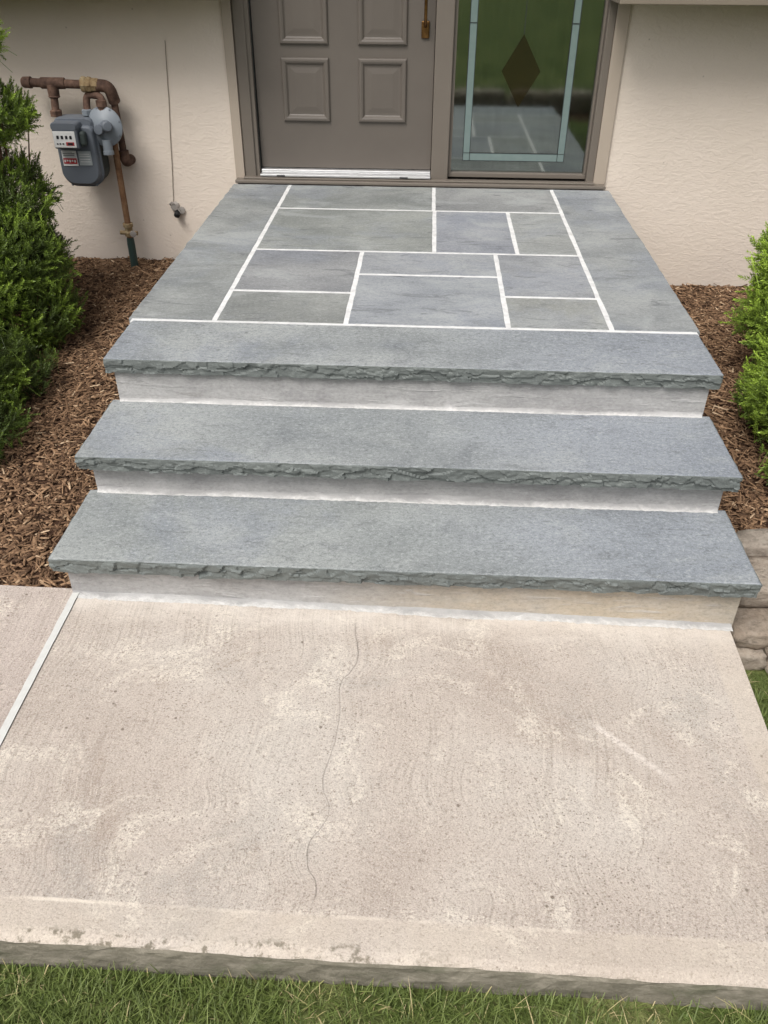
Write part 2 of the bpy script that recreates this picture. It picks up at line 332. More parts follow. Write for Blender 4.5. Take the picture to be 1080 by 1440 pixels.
def box(name, x0, x1, y0, y1, z0, z1, mat, parent=None, bevel=.002, smooth=False):
    bm = bmesh.new(); box_bm(bm, x0, x1, y0, y1, z0, z1, bevel); return bm_obj(name, bm, mat, parent, smooth)
def tube_data(path, rad, seg=14, caps=True):
    path = [Vector(p) for p in path]; n = len(path); rad = rad if isinstance(rad, (list, tuple)) else [rad]*n
    vs, fs = [], []; prev = None
    for i, p in enumerate(path):
        d = (path[min(i+1, n-1)]-path[max(i-1, 0)]).normalized()
        if prev is None: a = d.orthogonal().normalized()
        else: a = (prev-d*prev.dot(d)).normalized()
        prev = a; b = d.cross(a)
        for k in range(seg):
            t = 2*math.pi*k/seg; vs.append(p+(a*math.cos(t)+b*math.sin(t))*rad[i])
    for i in range(n-1):
        for k in range(seg):
            fs.append((i*seg+k, i*seg+(k+1) % seg, (i+1)*seg+(k+1) % seg, (i+1)*seg+k))
    if caps: fs += [tuple(range(seg-1, -1, -1)), tuple((n-1)*seg+k for k in range(seg))]
    return vs, fs
def tube(name, path, rad, mat, parent=None, seg=14, smooth=True):
    vs, fs = tube_data(path, rad, seg); return mesh_obj(name, vs, fs, mat, parent, smooth)
def bend(pts, r=.03, k=5):
    """polyline with rounded corners"""
    pts = [Vector(p) for p in pts]; out = [pts[0]]
    for i in range(1, len(pts)-1):
        a = pts[i]+(pts[i-1]-pts[i]).normalized()*r; b = pts[i]+(pts[i+1]-pts[i]).normalized()*r
        for j in range(k+1):
            t = j/k; out.append(a*(1-t)**2+pts[i]*2*t*(1-t)+b*t*t)
    return out+[pts[-1]]
def lathe(name, prof, axis_o, axis_d, mat, parent=None, seg=24, smooth=True):
    """prof: (distance along axis, radius)"""
    o = Vector(axis_o); d = Vector(axis_d).normalized(); return tube(name, [o+d*a for a, _ in prof], [max(r, .0004) for _, r in prof], mat, parent, seg, smooth)
def thing(name, label, cat, loc=(0, 0, 0), group=None):
    o = bpy.data.objects.new(name, None); COL.objects.link(o); o.location = loc; o.empty_display_size = .1
    o['label'] = label; o['category'] = cat
    if group: o['group'] = group
    return o
def tag(o, label, cat, group=None, kind=None):
    o['label'] = label; o['category'] = cat
    if group: o['group'] = group
    if kind: o['kind'] = kind
    return o
def structure(o, label=None, cat=None):
    o['kind'] = 'structure'
    if label: o['label'] = label; o['category'] = cat
    return o
def nz(x, y=0., z=0.): return mn.noise(Vector((x, y, z)))
def fbm(x, y=0., z=0., o=4): return mn.fractal(Vector((x, y, z)), 1., 2., o)

# ------------------------------------------------------------------ ground and yard
def slab_z(x, y): return -.0003-.0168*x+.0186*(y+2.9)
def lawn_z(x, y):
    s = min(max((x-.75)/.35, 0), 1); s = s*s*(3-2*s); f = min(max((y+4.4)/1.2, 0), 1)
    return -.102-.08*s*f
gx = [-600, -200, -60, -25, -12]+list(np.linspace(-6, -2, 9))+list(np.linspace(-1.8, 2.4, 43))+list(np.linspace(2.8, 6, 9))+[12, 25, 60, 200, 600]
gy = [-600, -200, -60, -25, -14, -10]+list(np.linspace(-8, -5, 7))+list(np.linspace(-4.9, -2.2, 28))+[-1, .5, 3, 12, 40, 200, 600]
vs = [(x, y, lawn_z(x, y)+(.008*nz(x*6, y*6) if abs(x) < 6 else 0)) for y in gy for x in gx]
nx = len(gx); fs = [(j*nx+i, j*nx+i+1, (j+1)*nx+i+1, (j+1)*nx+i) for j in range(len(gy)-1) for i in range(nx-1)]
structure(mesh_obj('ground', vs, fs, 'turf', smooth=True), 'lawn ground of green turf around the house', 'ground')

def bed(name, x0, x1, y0, y1, zf, label):
    xs = np.linspace(x0, x1, 60); ys = np.linspace(y0, y1, 60); v = [(x, y, zf(x, y)+.012*fbm(x*7, y*7)) for y in ys for x in xs]
    f = [(j*60+i, j*60+i+1, (j+1)*60+i+1, (j+1)*60+i) for j in range(59) for i in range(59)]
    k = len(v); ring = [(0, 0), (59, 0), (59, 59), (0, 59)]
    v += [(xs[i], ys[j], -.2) for i, j in ring]                                # skirt corners below ground
    return structure(mesh_obj(name, v, f, 'soil', smooth=True), label, 'ground')
def zl(x, y): return .038+(y-.05)*.016-(.0 if y > -2.7 else (-.06*(y+2.7))*-1)
def zr(x, y): return -.045+(y-.05)*.004
bed('mulch_bed', -4.2, -.955, -2.826, .052, zl, 'brown mulch bed between the house wall and the old walk')
bed('mulch_bed', .955, 4.2, -2.47, .052, zr, 'brown mulch bed behind the low stone wall')

# ------------------------------------------------------------------ concrete walk
def slab(name, x0, x1, yb, yf, mat, label, right_skew=0.):
    prof = [(yb, 0)]+[(yb+(yf+.03-yb)*t, 0) for t in np.linspace(.05, 1, 24)]
    for a in np.linspace(15, 90, 6): prof.append((yf+.03-.03*math.sin(math.radians(a)), -.022*(1-math.cos(math.radians(a)))))
    prof += [(yf-.004, -.045), (yf-.006, -.075), (yf+.002, -.105), (yf+.01, -.2)]
    nx = 70; xs = np.linspace(x0, x1, nx); v, f, mi = [], [], []
    for j, (y, dz) in enumerate(prof):
        for x in xs:
            edge = 1 if dz < -.001 else 0
            xx = x+(right_skew*(y-yb) if x > x1-.3 else 0)
            yy = y+edge*(.004*nz(x*9, j*.7)+.004*nz(x*30, j))
            v.append((xx, yy, slab_z(x, y)+dz+(.0012*nz(x*5, y*5))))
    for j in range(len(prof)-1):
        for i in range(nx-1):
            f.append((j*nx+i+1, j*nx+i, (j+1)*nx+i, (j+1)*nx+i+1)); mi.append(1 if prof[j+1][1] < -.012 else 0)
    b = len(v); J = len(prof)
    for s, i in ((0, 0), (1, nx-1)):                                            # side faces
        base = len(v)
        for j in range(J): p = v[j*nx+i]; v.append((p[0], p[1], -.2))
        for j in range(J-1):
            q = (j*nx+i, (j+1)*nx+i, base+j+1, base+j); f.append(q if s else q[::-1]); mi.append(1)
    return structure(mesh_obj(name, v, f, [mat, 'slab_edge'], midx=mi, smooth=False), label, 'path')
walk = slab('walkway', -.937, .951, -2.847, -3.855, 'slab_concrete', 'pale broom finished concrete pad at the foot of the steps', .02)
walk2 = slab('walkway', -3.6, -.955, -2.83, -3.855, 'slab_concrete_old', 'older pitted concrete walk beyond the white joint')
# white sealant joint
v, f = [], []
ys = np.linspace(-2.838, -3.835, 60)
for i, y in enumerate(ys):
    for x in (-.9565+.0010*nz(y*20), -.952, -.9465, -.941, -.9365+.0010*nz(y*22, 5)):
        v.append((x, y, slab_z(x, y)+(.004 if abs(x+.945) < .012 else .0015)+.001*nz(x*60, y*40)))
for i in range(59):
    for k in range(4): f.append((i*5+k, i*5+k+1, (i+1)*5+k+1, (i+1)*5+k)[::-1])
mesh_obj('joint_sealant', v, f, 'caulk', walk, smooth=True)

# ------------------------------------------------------------------ front steps
Z1, Z2, Z3, TH = .173, .3268, .4844, .05
steps = thing('front_steps', 'bluestone front steps and landing leading up to the brown door', 'steps', (0, -2.8, -.1))
def child(o, par):
    o.parent = par; o.matrix_parent_inverse = Matrix.Translation(-Vector(par.location)); return o
def cbox(*a, **k):
    o = box(*a, **k); return child(o, steps)
for nm, y0, y1, zt in (('riser', -2.222, .0, Z3-TH), ('riser', -2.535, -2.2225, Z2-TH), ('riser', -2.845, -2.5355, Z1-TH)):
    # concrete cores, faces gridded for a slightly hand-worked plane
    bm = bmesh.new(); box_bm(bm, -.958, .962, y0, y1, -.3, zt)
    bmesh.ops.subdivide_edges(bm, edges=[e for e in bm.edges if abs(e.verts[0].co.x-e.verts[1].co.x) > .5], cuts=60)
    bmesh.ops.subdivide_edges(bm, edges=[e for e in bm.edges if abs(e.verts[0].co.z-e.verts[1].co.z) > .1 and abs(e.verts[0].co.y-y0) < .001 and abs(e.verts[1].co.y-y0) < .001], cuts=4)
    for vv in bm.verts:
        if abs(vv.co.y-y0) < 1e-4: vv.co.y += .003*nz(vv.co.x*5, vv.co.z*9, y0)
    child(bm_obj(nm, bm, 'riser'), steps)

def rock_stone(name, x0, x1, y0, y1, zt, th, amp_f, amp_s, seed, parent, tint):
    """slab with a split, pitched front face (y0) and rough ends"""
    def line(a, b, step): return [a+(b-a)*t for t in np.linspace(0, 1, max(2, int(abs(b-a)/step)+1))]
    out = []
    for x in line(x0, x1, .005)[:-1]: out.append((x, y0, 0, -1, 'f'))
    for y in line(y0, y1, .012)[:-1]: out.append((x1, y, 1, 0, 's'))
    for x in line(x1, x0, .1)[:-1]: out.append((x, y1, 0, 1, 'b'))
    for y in line(y1, y0, .012)[:-1]: out.append((x0, y, -1, 0, 's'))
    rows = [0, .05, .13, .22, .31, .40, .49, .58, .67, .76, .85, .93, 1.]
    v, f, mi = [], [], []; n = len(out)
    rr = np.random.default_rng(int(seed*10)); ns = 190                          # chisel facets: nearest seed gives a tilted plane
    ss = np.concatenate([rr.uniform(x0-.03, x1+.03, ns), rr.uniform(y0+7, y1+7, 60)]); stt = rr.uniform(-.1, 1.1, len(ss))
    sb_ = rr.normal(0, .20, len(ss)); gs = rr.normal(0, 15., len(ss)); gt = rr.normal(-.2, .8, len(ss)); wt_ = rr.uniform(0, .00035, len(ss))
    def facet(s, t):
        q = (.62*(s-ss))**2+((t-stt)*th*1.35+.25*(s-ss)*np.sign(gs))**2-wt_; i = int(np.argmin(q)); return sb_[i]+gs[i]*(s-ss[i])*.5+gt[i]*(t-stt[i])*.6
    for j, t in enumerate(rows):
        for (x, y, ox, oy, k) in out:
            if k == 'b': d = 0
            else:
                s = x if k == 'f' else y+7; A = amp_f if k == 'f' else amp_s
                h = .66+.5*nz(s*3.5, seed)-.6*abs(nz(s*7, seed+3))+.14*nz(s*26, seed+5)    # scalloped fracture ledge
                d = (.12 if t < h else -.26-.05*(t-h))+.85*facet(s, t)+.14*nz(s*60, t*5, seed+1)+.05
                d = max(-1.1, min(1.1, d))
                if j == 0: d = .12*nz(s*70, seed)+.22*max(0, nz(s*14, seed+4))-.08
                if j == 1: d = .8*d+.05
                d *= A
            zz = zt-th*t + (.0012*nz(x*60, y*60, seed) if j == 0 else 0) - (.0015 if j == 0 and k != 'b' else 0) + (.002*nz(s*40, t*9, seed+6) if 0 < j < 12 and k != 'b' else 0)
            v.append((x+ox*d, y+oy*d, zz))
    for j in range(len(rows)-1):
        for i in range(n):
            a, b = j*n+i, j*n+(i+1) % n; f.append((a, a+n, b+n, b)); mi.append(1)
    # top: inset ring then fill, so the arris stays crisp
    ins = len(v)
    for (x, y, ox, oy, k) in out:
        e = .004 if k != 'b' else 0
        xx = min(max(x, x0+.005), x1-.005); yy = max(y, y0+.005)
        v.append((xx, yy, zt))
    for i in range(n): f.append((i, (i+1) % n, ins+(i+1) % n, ins+i)); mi.append(0)
    f.append(tuple(ins+i for i in range(n))); mi.append(0)
    f.append(tuple((len(rows)-1)*n+i for i in range(n-1, -1, -1))); mi.append(1)
    o = mesh_obj(name, v, f, ['bluestone', 'bluestone_split'], None, False, mi); o.color = srgb(*tint)
    return child(o, parent)
rock_stone('tread', -.981, .984, -2.886, -2.536, Z1, TH, .013, .006, 1.3, steps, (149, 153, 151))
rock_stone('tread', -.981, .984, -2.588, -2.223, Z2, TH, .014, .006, 11.7, steps, (146, 150, 150))
rock_stone('tread', -.979, .988, -2.243, -1.925, Z3, TH, .012, .006, 23.1, steps, (146, 150, 150))

def paver(x0, x1, y0, y1, seed, rough=(0, 0), tint=(140, 143, 143)):
    """landing flag; rough = outward roughness of the left / right side"""
    out = []
    def line(a, b, step=.03): return [a+(b-a)*t for t in np.linspace(0, 1, max(2, int(abs(b-a)/step)+1))][:-1]
    for x in line(x0, x1): out.append((x, y0, 0, -1, .0019))
    for y in line(y0, y1): out.append((x1, y, 1, 0, .0019+rough[1]))
    for x in line(x1, x0): out.append((x, y1, 0, 1, .0019))
    for y in line(y1, y0): out.append((x0, y, -1, 0, .0019+rough[0]))
    n = len(out); v, f, mi = [], [], []
    for j, (ins, dz) in enumerate(((.003, 0), (.0006, -.0012), (0, -.004), (0, -TH))):
        for (x, y, ox, oy, a) in out:
            d = a*(nz(x*15, y*15, seed)+.6*nz(x*50, y*50, seed))-ins
            xx, yy = x+ox*d, y+oy*d
            if j == 0: xx = min(max(xx, x0+.003), x1-.003); yy = min(max(yy, y0+.003), y1-.003)
            v.append((xx, yy, Z3+dz))
    for j in range(3):
        for i in range(n):
            a, b = j*n+i, j*n+(i+1) % n; f.append((a, a+n, b+n, b)); mi.append(0)
    f.append(tuple(range(n))); mi.append(0)
    o = mesh_obj('paving_stone', v, f, ['bluestone_flag'], None, False, mi); o.color = srgb(*tint); return child(o, steps)
J = .0085
yB, yJ = -.022, -1.913
pv = [(-.998, -.692-J, yJ+J, yB, .003, 0), (.700+J, 1.003, yJ+J, yB, 0, .003),
      (-.692+J, .078-J, -.468+J, yB, 0, 0), (.078+J, .700-J, -.468+J, yB, 0, 0),
      (-.692+J, .082-J, -1.108+J, -.468-J, 0, 0), (.082+J, .437-J, -1.108+J, -.468-J, 0, 0), (.437+J, .700-J, -1.108+J, -.468-J, 0, 0),
      (-.692+J, -.226-J, -1.604+J, -1.108-J, 0, 0), (-.692+J, -.226-J, yJ+J, -1.604-J, 0, 0),
      (-.226+J, .342-J, -1.394+J, -1.108-J, 0, 0), (-.226+J, .342-J, yJ+J, -1.394-J, 0, 0),
      (.342+J, .700-J, -1.608+J, -1.108-J, 0, 0), (.342+J, .700-J, yJ+J, -1.608-J, 0, 0)]
TINTS = [(133, 136, 134), (142, 145, 145), (134, 137, 133), (141, 142, 141), (137, 140, 135), (144, 147, 154), (149, 151, 148),
         (134, 135, 137), (137, 139, 135), (141, 144, 149), (149, 153, 158), (147, 149, 152), (152, 153, 147)]
for i, (a, b, c, d, r0, r1) in enumerate(pv): paver(a, b, c, d, i*3.7, (r0, r1), TINTS[i])
# mortar bed showing in the joints, just under the stone tops
bm = bmesh.new(); box_bm(bm, -.985, .99, -1.934, -.02, Z3-TH+.0005, Z3-.0012)
child(bm_obj('mortar_joint', bm, 'mortar'), steps)

def fillet(y, z, w, h, seed, tilt=False):
    v, f, tt = [], [], []; xs = np.linspace(-.955, .958, 420)
    for x in xs:
        zb = slab_z(x, y) if tilt else z
        ww = w*(.8+.3*nz(x*3, seed)+.14*nz(x*30, seed)+.12*nz(x*90, seed)); hh = h*(.8+.5*nz(x*4, seed+9)+.3*nz(x*25, seed+9))
        ww = max(ww, .006); hh = max(hh, .004)
        for t in np.linspace(0, 1, 5):
            v.append((x, y+.002-ww*t**1.2, zb+.0005+hh*(1-t)**1.8)); tt.append(t)
    for i in range(419):
        for k in range(4): f.append((i*5+k, i*5+k+1, (i+1)*5+k+1, (i+1)*5+k))
    o = mesh_obj('mortar_fillet', v, f, 'fillet', None, True)
    o.data.attributes.new('tint', 'FLOAT', 'POINT').data.foreach_set('value', tt)
    return child(o, steps)
fillet(-2.222, Z2, .019, .016, 2.); fillet(-2.535, Z1, .024, .022, 7.); fillet(-2.845, 0, .034, .011, 13., tilt=True)

# ------------------------------------------------------------------ house
house = thing('house', 'beige stucco house front with upper siding overhang and brown entry door', 'house', (0, .1, 0))
def hb(*a, **k): return child(box(*a, **k), house)
def quads_wall():
    # stucco wall with the entry opening
    bm = bmesh.new()
    box_bm(bm, -7, -.992, .05, .25, -.6, 2.75); box_bm(bm, .986, 7, .05, .25, -.6, 2.75); box_bm(bm, -.992, .986, .05, .25, 2.62, 2.75)
    box_bm(bm, -.992, .986, .05, .25, -.6, .43)
    return bm
child(bm_obj('wall', quads_wall(), 'stucco'), house)
hb('wall', -7, -6.8, .2502, 8, -.6, 2.75, 'stucco', bevel=0); hb('wall', 6.8, 7, .2502, 8, -.6, 2.75, 'stucco', bevel=0); hb('wall', -6.8, 6.8, 7.8, 8, -.6, 2.75, 'stucco', bevel=0)
# upper floor overhang on both sides of the entry
for xa, xb in ((-7.2, -.91), (.872, 7.2)):
    hb('band_board', xa, xb, -.275, .0495, 1.345, 1.48, 'band_paint', bevel=.003)
    for k in range(8):
        z0 = 1.4805+k*.2; hb('siding_board', xa+.01, xb-.01, -.265+.0004*k, .048, z0, z0+.1985, 'siding_paint', bevel=.004)
    hb('upper_wall', xa+.02, xb-.02, -.25, .0485, 3.085, 3.6, 'siding_paint')
hb('upper_wall', -.925, .88, .0, .2, 2.76, 3.6, 'siding_paint')
# roof
v = [(-7.6, -.9, 3.55), (7.6, -.9, 3.55), (7.6, 4, 5.2), (-7.6, 4, 5.2), (7.6, 8.9, 3.55), (-7.6, 8.9, 3.55)]
v += [(a, b, c-.12) for a, b, c in v]
f = [(0, 1, 2, 3), (3, 2, 4, 5), (7, 6, 9, 8), (8, 9, 11, 10), (0, 6, 7, 1), (4, 10, 11, 5), (0, 3, 9, 6), (3, 5, 11, 9), (1, 7, 8, 2), (2, 8, 10, 4)]
child(mesh_obj('roof', v, f, 'roof'), house)
# interior seen through the glass
bm = bmesh.new(); box_bm(bm, -1.6, 1.6, .26, 2.6, .44, 2.7)
bmesh.ops.delete(bm, geom=[fc for fc in bm.faces if abs(fc.calc_center_median().y-.26) < .01], context='FACES')
child(bm_obj('interior', bm, 'interior'), house)
v, f = [], []
for i, x in enumerate(np.linspace(.13, .93, 90)):
    y = .2+.018*math.sin(x*62+2*nz(x*5))+.008*nz(x*30)
    v += [(x, y, .47), (x, y, 2.55)]
    if i: f.append((2*i-2, 2*i, 2*i+1, 2*i-1))
child(mesh_obj('curtain', v, f, 'curtain', None, True), house)
# beige outer trim, brown jambs, mullion, head, sill
hb('trim_board', -.994, -.9455, .036, .16, .4865, 2.64, 'trim_paint'); hb('trim_board', .9255, .988, .036, .16, .4865, 2.64, 'trim_paint')
fr = hb('door_frame', -.945, -.862, .045, .17, .504, 2.66, 'frame_paint', bevel=.004)
def sub(o, par): o.parent = par; return o
def sb(par, *a, **k): return sub(box(*a, **k), par)
sb(fr, 'stop', -.8615, -.8585, .07, .086, .546, 2.6, 'lead', bevel=0)
sb(fr, 'casing_bead', -.938, -.882, .033, .0448, .504, 2.66, 'frame_paint', bevel=.004)
hb('door_frame', .886, .925, .040, .17, .504, 2.66, 'frame_paint', bevel=.004)
hb('mullion', .0585, .150, .045, .17, .504, 2.66, 'frame_paint', bevel=.006)
hb('door_frame', -.8615, .8855, .045, .17, 2.585, 2.66, 'frame_paint', bevel=.004)
sill = hb('sill', -.99, .985, -.018, .17, .4865, .5035, 'frame_paint', bevel=.004)
sb(sill, 'sill_board', -.948, .928, .004, .0445, .5036, .513, 'frame_paint', bevel=.004)
th = hb('threshold', -.858, .058, .012, .1, .5165, .529, 'aluminium', bevel=.003)
sb(th, 'threshold_lip', -.857, .057, .055, .1, .5292, .5455, 'aluminium', bevel=.004)
for x in (-.745, -.085): sb(th, 'weep_hole', x-.022, x+.022, .0095, .014, .5185, .5265, 'black_print', bevel=.002)

# door leaf
door = hb('door', -.857, .0565, .088, .132, .549, 2.58, 'door_paint', bevel=.002)
def panel(x0, x1, z0, z1):
    prof = [(0, 0), (.002, .010), (.007, .0145), (.016, .0150), (.024, .012), (.030, .0045), (.034, .0018), (.044, .0018), (.048, .0022), (.070, .0048), (.072, .0048)]
    y0 = .0876; v, f = [], []
    for ins, h in prof:
        v += [(x0+ins, y0-h, z0+ins), (x1-ins, y0-h, z0+ins), (x1-ins, y0-h, z1-ins), (x0+ins, y0-h, z1-ins)]
    for j in range(len(prof)-1):
        for k in range(4): f.append((j*4+k, j*4+(k+1) % 4, j*4+4+(k+1) % 4, j*4+4+k))
    k = (len(prof)-1)*4; f.append((k, k+1, k+2, k+3))
    return sub(mesh_obj('door_panel', v, f, 'door_paint'), door)
for x0, x1 in ((-.722, -.476), (-.328, -.080)):
    for z0, z1 in ((.780, 1.078), (1.136, 1.86), (1.93, 2.36)): panel(x0, x1, z0, z1)
vs1, fs1 = tube_data(bend([(.008, .086, 1.222), (.008, .05, 1.226), (.008, .022, 1.27), (.008, .018, 1.36), (.008, .03, 1.43), (.008, .086, 1.45)], .02), [.011]*1+[.008]*24+[.011], 12)
sub(mesh_obj('door_handle', vs1, fs1, 'brass', None, True), door)
sb(door, 'handle_plate', -.012, .028, .076, .0878, 1.168, 1.245, 'brass', bevel=.006)
sb(door, 'handle_plate', -.018, .034, .076, .0878, 1.41, 1.60, 'brass', bevel=.006)

# sidelight: glass, aqua border strips, amber diamond, lead lines
side = hb('sidelight', .1505, .8855, .075, .16, .5165, .540, 'frame_paint', bevel=.003)
sb(side, 'glazing_bead', .1505, .166, .075, .16, .5405, 2.58, 'frame_paint'); sb(side, 'glazing_bead', .874, .8855, .075, .16, .5405, 2.58, 'frame_paint')
sb(side, 'window_pane', .164, .876, .104, .107, .538, 2.584, 'glass', bevel=0)
G = .1035
ZC0, ZC1 = 1.235, 2.46
xa, xb, w = .228, .762, .033
for (x0, x1, z0, z1) in ((xa, xa+w, .636, ZC0), (xb-w, xb, .636, ZC0), (xa, xa+w, ZC0+.004, ZC1), (xb-w, xb, ZC0+.004, ZC1),
                         (xa+w+.003, xb-w-.003, .598, .634), (xa, xa+w, .598, .634), (xb-w, xb, .598, .634), (xa, xb, ZC1+.004, ZC1+.04)):
    sb(side, 'border_strip', x0, x1, G-.003, G, z0, z1, 'aqua', bevel=.0006)
for (x0, x1, z0, z1) in ((xa+w, xa+w+.003, .596, ZC1), (xb-w-.003, xb-w, .596, ZC1), (xa-.003, xa, .596, ZC1), (xb, xb+.003, .596, ZC1),
                         (xa, xb, .634, .636), (xa, xb, .595, .598), (xa, xa+w, ZC0, ZC0+.004), (xb-w, xb, ZC0, ZC0+.004), (.4955, .4985, 1.19, ZC1)):
    sb(side, 'lead_line', x0, x1, G-.0045, G-.0002, z0, z1, 'lead', bevel=0)
dc = (.497, 1.025); hw, hh = .098, .165
def diamond(name, s, y0, y1, mat):
    p = [(dc[0]-hw*s, dc[1]), (dc[0], dc[1]-hh*s), (dc[0]+hw*s, dc[1]), (dc[0], dc[1]+hh*s)]
    v = [(x, y0, z) for x, z in p]+[(x, y1, z) for x, z in p]
    return sub(mesh_obj(name, v, [(0, 1, 2, 3), (7, 6, 5, 4)]+[(i, i+4, (i+1) % 4+4, (i+1) % 4) for i in range(4)], mat), side)
diamond('diamond', 1., G-.003, G, 'amber')

# ------------------------------------------------------------------ gas meter set on the wall
gm = thing('gas_meter', 'grey gas meter with round regulator and rusty pipes on stucco wall', 'gas meter', (-1.6, .05, .05))
def gch(o): return child(o, gm)
def gsub(o, par): o.parent = par; return o
XR = -1.592; YR = -.085
# riser from the ground with sleeve and stop valve
gch(tube('ground_sleeve', [(XR, YR, -.05), (XR, YR, .17), (XR, YR, .205)], [.021, .021, .019], 'green_sleeve'))
gch(tube('riser_pipe', [(XR, YR, .2), (XR, YR, .72)], .0165, 'rust_bright'))
vlv = gch(lathe('stop_valve', [(0, .018), (.002, .026), (.02, .026), (.022, .021), (.05, .023), (.052, .028), (.07, .028), (.072, .018)], (XR, YR, .212), (0, 0, 1), 'taped', seg=8, smooth=False))
gsub(tube('valve_stem', [(XR-.045, YR-.012, .235), (XR+.05, YR-.012, .232)], .012, 'taped', seg=8), vlv)
gsub(lathe('valve_key', [(0, .012), (.004, .017), (.014, .017), (.016, .006)], (XR+.03, YR-.03, .236), (.5, -1, 0), 'clip_grey', seg=10), vlv)
# regulator
RX, RY, RZ = -1.612, -.12, .775
reg = gch(lathe('regulator', [(0, .02), (.001, .05), (.012, .086), (.018, .094), (.026, .094), (.030, .088), (.042, .070), (.050, .045), (.056, .034), (.058, .001)], (RX, RY+.02, RZ), (-.08, -1, .12), 'meter_pale', seg=32))
ax = Vector((-.08, -1, .12)).normalized()
gsub(lathe('vent_cap', [(0, .026), (.022, .026), (.03, .022), (.032, .001)], Vector((RX-.012, RY+.02, RZ-.012))+ax*.05, ax, 'meter_grey', seg=18), reg)
gsub(lathe('spring_tower', [(0, .03), (.05, .026), (.056, .02), (.058, .001)], Vector((RX+.012, RY+.01, RZ+.005))+ax*.03, (.45, -.8, .1), 'meter_grey', seg=18), reg)
gsub(lathe('outlet_boss', [(0, .024), (.05, .024), (.052, .027), (.07, .027), (.072, .018)], (RX+.006, RY-.028, RZ-.055), (.02, -.1, -1), 'meter_pale', seg=12), reg)
for k in range(8):
    a = k/8*2*math.pi+.3; e1 = ax.orthogonal().normalized(); e2 = ax.cross(e1)
    p = Vector((RX, RY+.02, RZ))+ax*.02+(e1*math.cos(a)+e2*math.sin(a))*.085
    gsub(lathe('bolt', [(0, .007), (.012, .007), (.013, .001)], p, ax, 'meter_grey', seg=6, smooth=False), reg)
gch(tube('inlet_pipe', bend([(RX-.002, RY+.015, .84), (RX-.002, RY+.03, .915), (-1.70, RY+.05, .918), (-1.70, -.10, .84)], .03), .018, 'rust'))
gch(lathe('pipe_nipple', [(0, .022), (.03, .022), (.032, .027), (.06, .027)], (RX-.004, RY+.012, .838), (0, 0, 1), 'rust', seg=10, smooth=False))
# header pipe, cap, tee, taped union, elbow and drop pipe to the wall
HZ, HY = .966, -.075
gch(tube('header_pipe', [(-1.99, HY, HZ+.004), (-1.62, HY, HZ-.004)], .021, 'rust'))
gch(lathe('pipe_cap', [(0, .001), (.004, .02), (.012, .026), (.05, .028), (.052, .024)], (-2.02, HY, HZ+.004), (1, 0, 0), 'rust', seg=16))
tee = gch(lathe('tee', [(0, .024), (.004, .027), (.12, .027), (.124, .024)], (-1.92, HY, HZ+.002), (1, 0, 0), 'rust', seg=16))
gsub(lathe('tee_branch', [(0, .03), (.05, .027), (.054, .03), (.06, .022)], (-1.862, HY-.004, HZ-.005), (0, -.06, -1), 'rust', seg=14), tee)
gch(tube('outlet_drop', [(-1.862, HY-.008, HZ-.05), (-1.862, -.1, .84)], .019, 'rust'))
gch(lathe('swivel_nut', [(0, .024), (.003, .031), (.028, .031), (.032, .024)], (-1.862, -.1, .818), (0, 0, 1), 'rust', seg=6, smooth=False))
gch(lathe('swivel_nut', [(0, .022), (.003, .028), (.026, .028), (.03, .02)], (-1.70, -.1, .825), (0, 0, 1), 'meter_pale', seg=6, smooth=False))
un = gch(lathe('union_fitting', [(0, .029), (.002, .037), (.02, .038), (.03, .033), (.034, .038), (.05, .036), (.055, .032), (.085, .031), (.09, .026)], (-1.712, HY, HZ-.002), (1, 0, -.02), 'taped', seg=8, smooth=False))
gch(tube('elbow', bend([(-1.635, HY, HZ-.006), (-1.575, HY, HZ-.008), (-1.570, HY+.035, HZ-.085)], .034, 7), .030, 'rust'))
gch(tube('drop_pipe', [(-1.572, HY+.03, HZ-.06), (-1.568, -.032, .63)], .018, 'rust'))
gch(tube('wall_elbow', bend([(-1.568, -.032, .645), (-1.566, -.032, .585), (-1.562, .06, .585)], .03, 6), .026, 'rust'))
# meter case: rounded-bottom body, front cover with flange, index box
def case_outline(x0, x1, z0, z1, rb, rt, k=8):
    pts = []
    for cx_, cz_, r, a0 in ((x1-rt, z1-rt, rt, 0), (x0+rt, z1-rt, rt, 90), (x0+rb, z0+rb, rb, 180), (x1-rb, z0+rb, rb, 270)):
        for i in range(k+1):
            a = math.radians(a0+90*i/k); pts.append((cx_+r*math.cos(a), cz_+r*math.sin(a)))
    return pts
def case(name, pts, prof, mat, par=None):
    cx_ = sum(p[0] for p in pts)/len(pts); cz_ = sum(p[1] for p in pts)/len(pts); v, f = [], []; n = len(pts)
    for y, s in prof:
        for x, z in pts: v.append((cx_+(x-cx_)*s, y, cz_+(z-cz_)*s))
    for j in range(len(prof)-1):
        for i in range(n): f.append((j*n+i, (j+1)*n+i, (j+1)*n+(i+1) % n, j*n+(i+1) % n))
    f.append(tuple(range(n))); f.append(tuple((len(prof)-1)*n+i for i in range(n-1, -1, -1)))
    bm = bmesh.new(); bv = [bm.verts.new(q) for q in v]
    for q in f: bm.faces.new([bv[i] for i in q])
    o = bm_obj(name, bm, mat); return gch(o) if par is None else gsub(o, par)
pts = case_outline(-1.872, -1.652, .488, .800, .075, .03)
body = case('meter_body', pts, [(-.02, .9), (-.03, .96), (-.10, .97), (-.118, .97), (-.12, 1.0), (-.132, 1.0)], 'meter_dark')
front = case('front_cover', pts, [(-.1323, 1.0), (-.144, 1.0), (-.146, .985), (-.148, .95), (-.172, .91), (-.180, .86)], 'meter_grey')
case('meter_head', case_outline(-1.862, -1.664, .765, .822, .02, .024), [(-.045, .9), (-.05, 1.), (-.15, 1.), (-.16, .9)], 'meter_grey')
